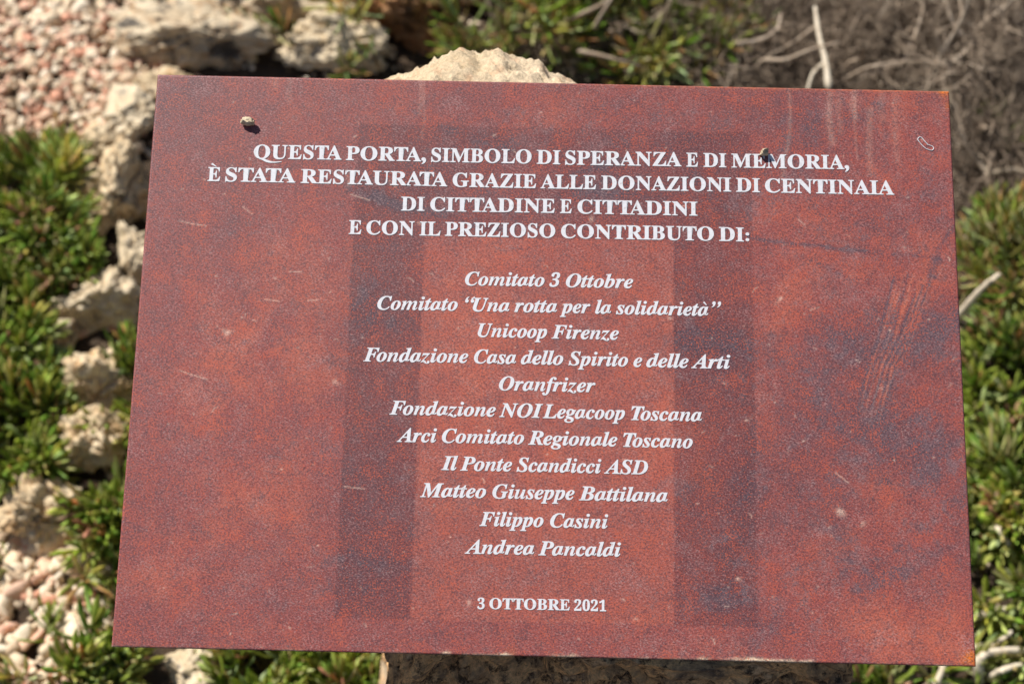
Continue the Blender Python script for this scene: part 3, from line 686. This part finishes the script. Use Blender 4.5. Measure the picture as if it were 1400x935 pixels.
# ------------------------------------------------------------------ succulent shrubs
def shoot_mesh(seed, L0=.036, n=18, stem=.05, dry=False):
    L0 *= 1.35; r = random.Random(seed); V, Fc, T = [], [], []
    def tube(pts, rad, col, k=5):
        b = len(V)
        for q, p in enumerate(pts):
            for a in range(k): V.append((p.x + math.cos(a / k * 6.283) * rad[q], p.y + math.sin(a / k * 6.283) * rad[q], p.z)); T.append(col)
        for q in range(len(pts) - 1):
            for a in range(k): Fc.append((b + q * k + a, b + q * k + (a + 1) % k, b + (q + 1) * k + (a + 1) % k, b + (q + 1) * k + a))
    tube([Vector((0, 0, -.03)), Vector((0, 0, stem * .5)), Vector((0, 0, stem))], [.0018, .0016, .0012], srgb(120, 104, 60))
    for i in range(n):
        t = i / n; az = i * 2.4 + r.uniform(-.3, .3); z = stem * (.15 + .85 * t); el = R_(12 + 62 * t + r.uniform(-14, 14)); L = L0 * (1 - .35 * t) * r.uniform(.75, 1.2); wd = .0029 * r.uniform(.85, 1.2)
        d = Vector((math.cos(az) * math.cos(el), math.sin(az) * math.cos(el), math.sin(el))); side = Vector((-math.sin(az), math.cos(az), 0)); up = side.cross(d) * -1
        g = r.random()
        if g < .06: col = srgb(190, 152, 104)
        elif g < .12: col = srgb(198, 186, 104)
        elif g < .5: col = srgb(158, 172, 80)
        elif g < .72: col = srgb(122, 148, 60)
        else: col = srgb(186, 194, 132)
        if dry: col = r.choice((srgb(176, 146, 108), srgb(140, 108, 78), srgb(196, 172, 136), srgb(158, 118, 96)))
        col = [c * r.uniform(.8, 1.15) for c in col[:3]] + [1]
        b = len(V); p0 = Vector((0, 0, z)); ns = 4; curl = r.uniform(.15, .6)
        for q in range(ns + 1):
            s = q / ns; dd = (d + Vector((0, 0, curl)) * (s - .3)).normalized(); c = p0 + dd * L * s
            wq = wd * (.55 + .9 * s) * (1 if s < .85 else .55) if q < ns else wd * .08
            th = wq * .55
            for (a, e) in ((1, 0), (0, .7), (-1, 0), (0, -1)):
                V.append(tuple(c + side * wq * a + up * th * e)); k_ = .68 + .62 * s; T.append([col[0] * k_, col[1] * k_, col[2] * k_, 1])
        for q in range(ns):
            for a in range(4): Fc.append((b + q * 4 + a, b + q * 4 + (a + 1) % 4, b + (q + 1) * 4 + (a + 1) % 4, b + (q + 1) * 4 + a))
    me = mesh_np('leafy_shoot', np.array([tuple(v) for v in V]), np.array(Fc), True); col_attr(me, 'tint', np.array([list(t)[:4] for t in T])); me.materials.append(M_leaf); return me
SH = [shoot_mesh(100 + k, L0=rnd.uniform(.028, .042), n=rnd.choice((16, 20, 24)), stem=rnd.uniform(.035, .06)) for k in range(9)]
SHL = [shoot_mesh(200 + k, L0=rnd.uniform(.040, .052), n=rnd.choice((15, 18)), stem=rnd.uniform(.07, .10)) for k in range(5)]
DRY = [shoot_mesh(300 + k, L0=.026, n=9, stem=.06, dry=True) for k in range(4)]
def shrub(label, px, py, wpx, hpx, height, count, protos=SH, scale=1.0, holes=.25, group='succulent shrubs around the plaque', seed=0, lift=0):
    r = random.Random(seed + int(px)); c = ground(px, py); D = (c - CAM).length; rx = wpx / F_ * D / 2; ry = hpx / F_ * D / 2 / .75
    root = bpy.data.objects.new('succulent_shrub', None); C.objects.link(root); root.location = (c.x, c.y, 0)
    tag(root, label, 'shrub', group)
    V, Fc = [], []
    k = 0; tries = 0
    count = int(count * .60); height *= .8
    while k < count and tries < count * 6:
        tries += 1
        a = r.uniform(0, 6.283); q = math.sqrt(r.random()) * (1 + .12 * math.sin(a * 3 + seed)); x, y = math.cos(a) * q * rx, math.sin(a) * q * ry
        hn = mn.noise(Vector(((c.x + x) * 9, (c.y + y) * 9, seed * 1.7)))
        if hn < -.05 and r.random() < .8: continue
        z = height * math.sqrt(max(0, 1 - min(1, q * q))) * (.75 + .5 * hn + r.uniform(-.35, .1)) + patch_h(c.x + x, c.y + y)
        if z < .004: z = .004
        hx, hy = pixel(Vector((c.x + x, c.y + y, z + .02)))
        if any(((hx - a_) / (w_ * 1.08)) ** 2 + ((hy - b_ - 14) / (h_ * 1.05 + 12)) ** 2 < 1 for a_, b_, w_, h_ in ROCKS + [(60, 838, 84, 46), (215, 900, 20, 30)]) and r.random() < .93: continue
        o = (bpy.data.objects.new('dry_shoot', r.choice(DRY)) if r.random() < .11 else bpy.data.objects.new('leafy_shoot', r.choice(protos))); C.objects.link(o); o.parent = root
        o.location = (x, y, z + lift); s = scale * r.uniform(.75, 1.2); o.scale = (s, s, s)
        tilt = .25 + .75 * min(1, q) * r.random() + r.uniform(0, .3)
        o.rotation_euler = Euler((0, tilt, math.atan2(y, x) + r.uniform(-.7, .7)), 'XYZ'); k += 1
        # woody stem down to the root
        b = len(V); p0 = Vector((x * .35, y * .35, -.01)); p1 = Vector((x * .85 + r.uniform(-.01, .01), y * .85, max(.0, z * .6))); p2 = Vector((x, y, z - .01 + lift))
        if True:
            for p, rr_ in ((p0, .0036), (p1, .0026), (p2, .0017)):
                for e in range(4): V.append((p.x + math.cos(e * 1.571) * rr_, p.y + math.sin(e * 1.571) * rr_, p.z))
            for e in range(2):
                for f in range(4): Fc.append([b + e * 4 + f, b + e * 4 + (f + 1) % 4, b + (e + 1) * 4 + (f + 1) % 4, b + (e + 1) * 4 + f])
    link('stems', mesh_np('stems', V, Fc, True), root, M_twig)
    return root
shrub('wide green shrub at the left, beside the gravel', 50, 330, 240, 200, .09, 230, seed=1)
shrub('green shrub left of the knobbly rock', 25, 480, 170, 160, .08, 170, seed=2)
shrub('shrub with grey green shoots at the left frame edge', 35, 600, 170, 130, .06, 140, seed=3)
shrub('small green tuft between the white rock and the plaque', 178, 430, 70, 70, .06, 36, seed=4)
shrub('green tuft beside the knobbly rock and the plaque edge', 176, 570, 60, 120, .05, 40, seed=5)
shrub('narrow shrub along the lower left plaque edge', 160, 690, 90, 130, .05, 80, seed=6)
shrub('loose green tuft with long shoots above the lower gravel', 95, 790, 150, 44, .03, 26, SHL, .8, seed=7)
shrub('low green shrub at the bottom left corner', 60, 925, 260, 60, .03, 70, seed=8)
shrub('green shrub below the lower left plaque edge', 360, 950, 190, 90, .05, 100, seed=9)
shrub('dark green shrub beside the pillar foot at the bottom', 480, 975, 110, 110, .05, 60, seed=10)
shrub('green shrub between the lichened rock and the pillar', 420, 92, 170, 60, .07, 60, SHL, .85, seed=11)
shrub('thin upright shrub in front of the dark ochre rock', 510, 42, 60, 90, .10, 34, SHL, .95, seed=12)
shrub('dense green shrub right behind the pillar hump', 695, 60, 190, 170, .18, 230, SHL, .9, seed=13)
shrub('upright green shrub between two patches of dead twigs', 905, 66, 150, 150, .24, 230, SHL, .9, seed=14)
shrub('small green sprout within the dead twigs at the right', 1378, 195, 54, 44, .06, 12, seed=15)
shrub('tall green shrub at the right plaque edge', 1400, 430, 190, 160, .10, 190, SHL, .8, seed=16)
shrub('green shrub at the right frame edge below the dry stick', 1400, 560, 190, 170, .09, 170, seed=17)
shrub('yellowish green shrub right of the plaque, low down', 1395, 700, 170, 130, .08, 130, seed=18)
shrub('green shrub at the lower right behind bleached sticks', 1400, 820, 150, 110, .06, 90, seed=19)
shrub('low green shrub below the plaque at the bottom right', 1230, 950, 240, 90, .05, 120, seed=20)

# ------------------------------------------------------------------ dead twigs
def branch_geo(r, L, rad, V, Fc, p, d, depth=0, k=5):
    pts = [p.copy()]; n = max(4, int(L / .022)); dd = d.normalized()
    for q in range(n):
        dd = (dd + Vector((r.gauss(0, .22), r.gauss(0, .22), r.gauss(0, .14)))).normalized(); pts.append(pts[-1] + dd * (L / n))
    b = len(V); m = len(pts)
    for q, c in enumerate(pts):
        t = (pts[min(m - 1, q + 1)] - pts[max(0, q - 1)]).normalized(); a = t.orthogonal().normalized(); e = t.cross(a); rr_ = rad * (1 - .75 * q / (m - 1)) * r.uniform(.85, 1.15)
        for s in range(k):
            g = s / k * 6.283; V.append(tuple(c + a * math.cos(g) * rr_ + e * math.sin(g) * rr_))
    for q in range(m - 1):
        for s in range(k): Fc.append([b + q * k + s, b + q * k + (s + 1) % k, b + (q + 1) * k + (s + 1) % k, b + (q + 1) * k + s])
    if depth:
        for _ in range(r.randint(3, 6)):
            q = r.randint(1, m - 2); nd = (pts[q + 1] - pts[q]).normalized() + Vector((r.gauss(0, .8), r.gauss(0, .8), r.gauss(.1, .5)))
            branch_geo(r, L * r.uniform(.3, .6), rad * .55, V, Fc, pts[q], nd, depth - 1, 4)
def branch_mesh(seed, L, rad, mat, depth=2):
    r = random.Random(seed); V, Fc = [], []; branch_geo(r, L, rad, V, Fc, Vector((-L / 2, 0, 0)), Vector((1, 0, 0)), depth)
    me = mesh_np('branch', V, Fc, True); me.materials.append(mat); return me
BR = [branch_mesh(k, rnd.uniform(.16, .28), rnd.uniform(.0026, .0050), M_twig) for k in range(12)]
BRD = [branch_mesh(k + 40, rnd.uniform(.12, .2), rnd.uniform(.0014, .0026), M_straw) for k in range(10)]
def dead_bush(label, px, py, wpx, hpx, height, count, seed, thin=.5):
    r = random.Random(seed); c = ground(px, py); D = (c - CAM).length; rx = wpx / F_ * D / 2; ry = hpx / F_ * D / 2 / .7
    root = bpy.data.objects.new('dead_shrub', None); C.objects.link(root); root.location = (c.x, c.y, 0)
    tag(root, label, 'dead shrub', 'dead shrubs at the top right')
    V, Fc = [], []
    for k in range(count):
        a = r.uniform(0, 6.283); q = math.sqrt(r.random()); x, y = math.cos(a) * q * rx, math.sin(a) * q * ry; z = height * (1 - .6 * q * q) * r.random() ** .9
        o = bpy.data.objects.new('branch', r.choice(BRD if r.random() < .78 else BR)); C.objects.link(o); o.parent = root
        o.location = (x, y, z + .01); s = r.uniform(.6, 1.15); o.scale = (s, s, s); o.rotation_euler = (r.uniform(0, 6.3), r.gauss(-.2, .42), r.uniform(0, 6.3))
    # the fine litter of twigs inside, too many to tell apart
    for k in range(int(count * 2.6)):
        a = r.uniform(0, 6.283); q = math.sqrt(r.random()); p = Vector((math.cos(a) * q * rx, math.sin(a) * q * ry, height * r.random() * .7))
        branch_geo(r, r.uniform(.04, .12), r.uniform(.0011, .0021), V, Fc, p, Vector((r.gauss(0, 1), r.gauss(0, 1), r.gauss(0, .5))), 1, 3)
    tag(link('fine_twigs', mesh_np('fine_twigs', V, Fc, True), root, M_straw), kind='stuff')
dead_bush('tangle of dead grey twigs right of the pillar hump', 810, 45, 170, 150, .10, 110, 1)
dead_bush('grey dead shrub behind the plaque top edge, around the upright stick', 1060, 70, 290, 230, .15, 340, 2)
dead_bush('brown grey dead shrub filling the top right corner', 1300, 60, 320, 240, .22, 400, 3)
dead_bush('dead shrub in shade beside the top right plaque corner', 1365, 235, 160, 160, .08, 90, 4)
dead_bush('far dead shrub along the top frame edge', 1180, -70, 460, 150, .16, 200, 5)

def stick(label, pts, rad, mat=M_stick, group=None, fork=None, taper=.5):
    """pts: (px, py, height above ground)"""
    W = [ground(px, py, z) for px, py, z in pts]; V, Fc = [], []; o0 = W[0].copy()
    def tube(W, rad):
        P = []
        for k in range(len(W) - 1):
            p = [W[max(0, k - 1)], W[k], W[k + 1], W[min(len(W) - 1, k + 2)]]
            for q in range(6):
                f = q / 6; P.append(.5 * (2 * p[1] + (p[2] - p[0]) * f + (2 * p[0] - 5 * p[1] + 4 * p[2] - p[3]) * f * f + (3 * p[1] - p[0] - 3 * p[2] + p[3]) * f ** 3))
        P.append(W[-1]); m = len(P); b = len(V); k = 8
        for q, c in enumerate(P):
            t = (P[min(m - 1, q + 1)] - P[max(0, q - 1)]).normalized(); a = t.orthogonal().normalized(); e = t.cross(a); r_ = rad * (1 - taper * q / (m - 1)) * (1 + .3 * mn.noise(c * 90) + .15 * mn.noise(c * 260))
            if q in (0, m - 1): r_ *= .4
            for s in range(k):
                g = s / k * 6.283; V.append(tuple(c - o0 + a * math.cos(g) * r_ + e * math.sin(g) * r_))
        for q in range(m - 1):
            for s in range(k): Fc.append([b + q * k + s, b + q * k + (s + 1) % k, b + (q + 1) * k + (s + 1) % k, b + (q + 1) * k + s])
    tube(W, rad)
    for fk in fork or []: tube([ground(*q) for q in fk], rad * .7)
    o = link('dry_stick', mesh_np('dry_stick', V, Fc, True), None, mat); o.location = o0
    return tag(o, label, 'stick', group)
SG = 'dry sticks in the vegetation'
stick('pale upright stick standing among the dead twigs at the top', [(1133, 122, .15), (1129, 86, .165), (1120, 50, .175), (1114, 8, .18)], .0052, group=SG, fork=[[(1129, 86, .165), (1112, 100, .16), (1104, 124, .15)]])
stick('grey diagonal stick in the top right dead shrub', [(1262, 122, .08), (1290, 70, .16), (1318, 20, .22), (1330, -30, .28)], .0039, M_twig, SG)
stick('grey stick lying left to right below the top frame edge', [(1045, 82, .13), (1075, 82, .15), (1110, 68, .17), (1150, 58, .18)], .0038, M_twig, SG)
stick('bent grey stick above the flat stone', [(1150, 112, .1), (1180, 95, .14), (1200, 90, .16), (1240, 84, .16)], .0033, M_twig, SG)
stick('curved grey twig near the green shrub at the top', [(1000, 60, .12), (1040, 55, .15), (1062, 40, .17), (1068, 18, .18)], .0034, M_twig, SG)
stick('thick grey stick right of the pillar hump', [(770, 30, .12), (800, 18, .15), (830, 2, .17), (850, -20, .18)], .0044, M_twig, SG)
stick('second thick grey stick, crossing right of the pillar hump', [(812, 40, .14), (824, 18, .17), (838, -4, .19)], .0041, M_twig, SG)
stick('long grey twig right of the pillar hump, nearest the plaque', [(790, 70, .13), (820, 76, .14), (850, 84, .14), (880, 92, .12)], .0038, M_twig, SG)
stick('bleached stick leaning out past the right plaque edge', [(1300, 446, .06), (1322, 418, .11), (1345, 392, .15), (1368, 374, .17)], .0062, M_stick, SG)
stick('grey stick low at the right plaque edge', [(1335, 218, .04), (1352, 236, .05), (1385, 232, .06), (1420, 240, .05)], .0050, M_stick, SG)
stick('uppermost of the bleached sticks at the bottom right', [(1325, 846, .04), (1350, 838, .05), (1380, 832, .05), (1420, 834, .04)], .0052, M_stick, SG)
stick('forked bleached stick in the bottom right corner', [(1318, 886, .02), (1350, 882, .05), (1372, 872, .06), (1384, 862, .07)], .0046, M_stick, SG)
stick('curled bleached stick in the bottom right corner', [(1340, 935, .02), (1338, 905, .05), (1352, 892, .06), (1390, 888, .06), (1430, 892, .05)], .0062, M_stick, SG)
stick('lowest bleached stick at the bottom right', [(1350, 925, .03), (1375, 914, .05), (1400, 908, .05), (1430, 915, .04)], .0046, M_stick, SG)
stick('pale stick below the right end of the lower plaque edge', [(1270, 960, .03), (1282, 930, .05), (1290, 905, .06), (1280, 880, .06)], .0055, M_stick, SG)
stick('short grey stick right of the plaque at mid height', [(1345, 605, .05), (1362, 612, .07), (1378, 622, .07)], .0031, M_twig, SG)
stick('grey broken stick on the yellowish shrub', [(1352, 712, .05), (1366, 724, .08), (1380, 745, .08)], .0052, M_stick, SG, fork=[[(1366, 724, .08), (1390, 718, .08)]])
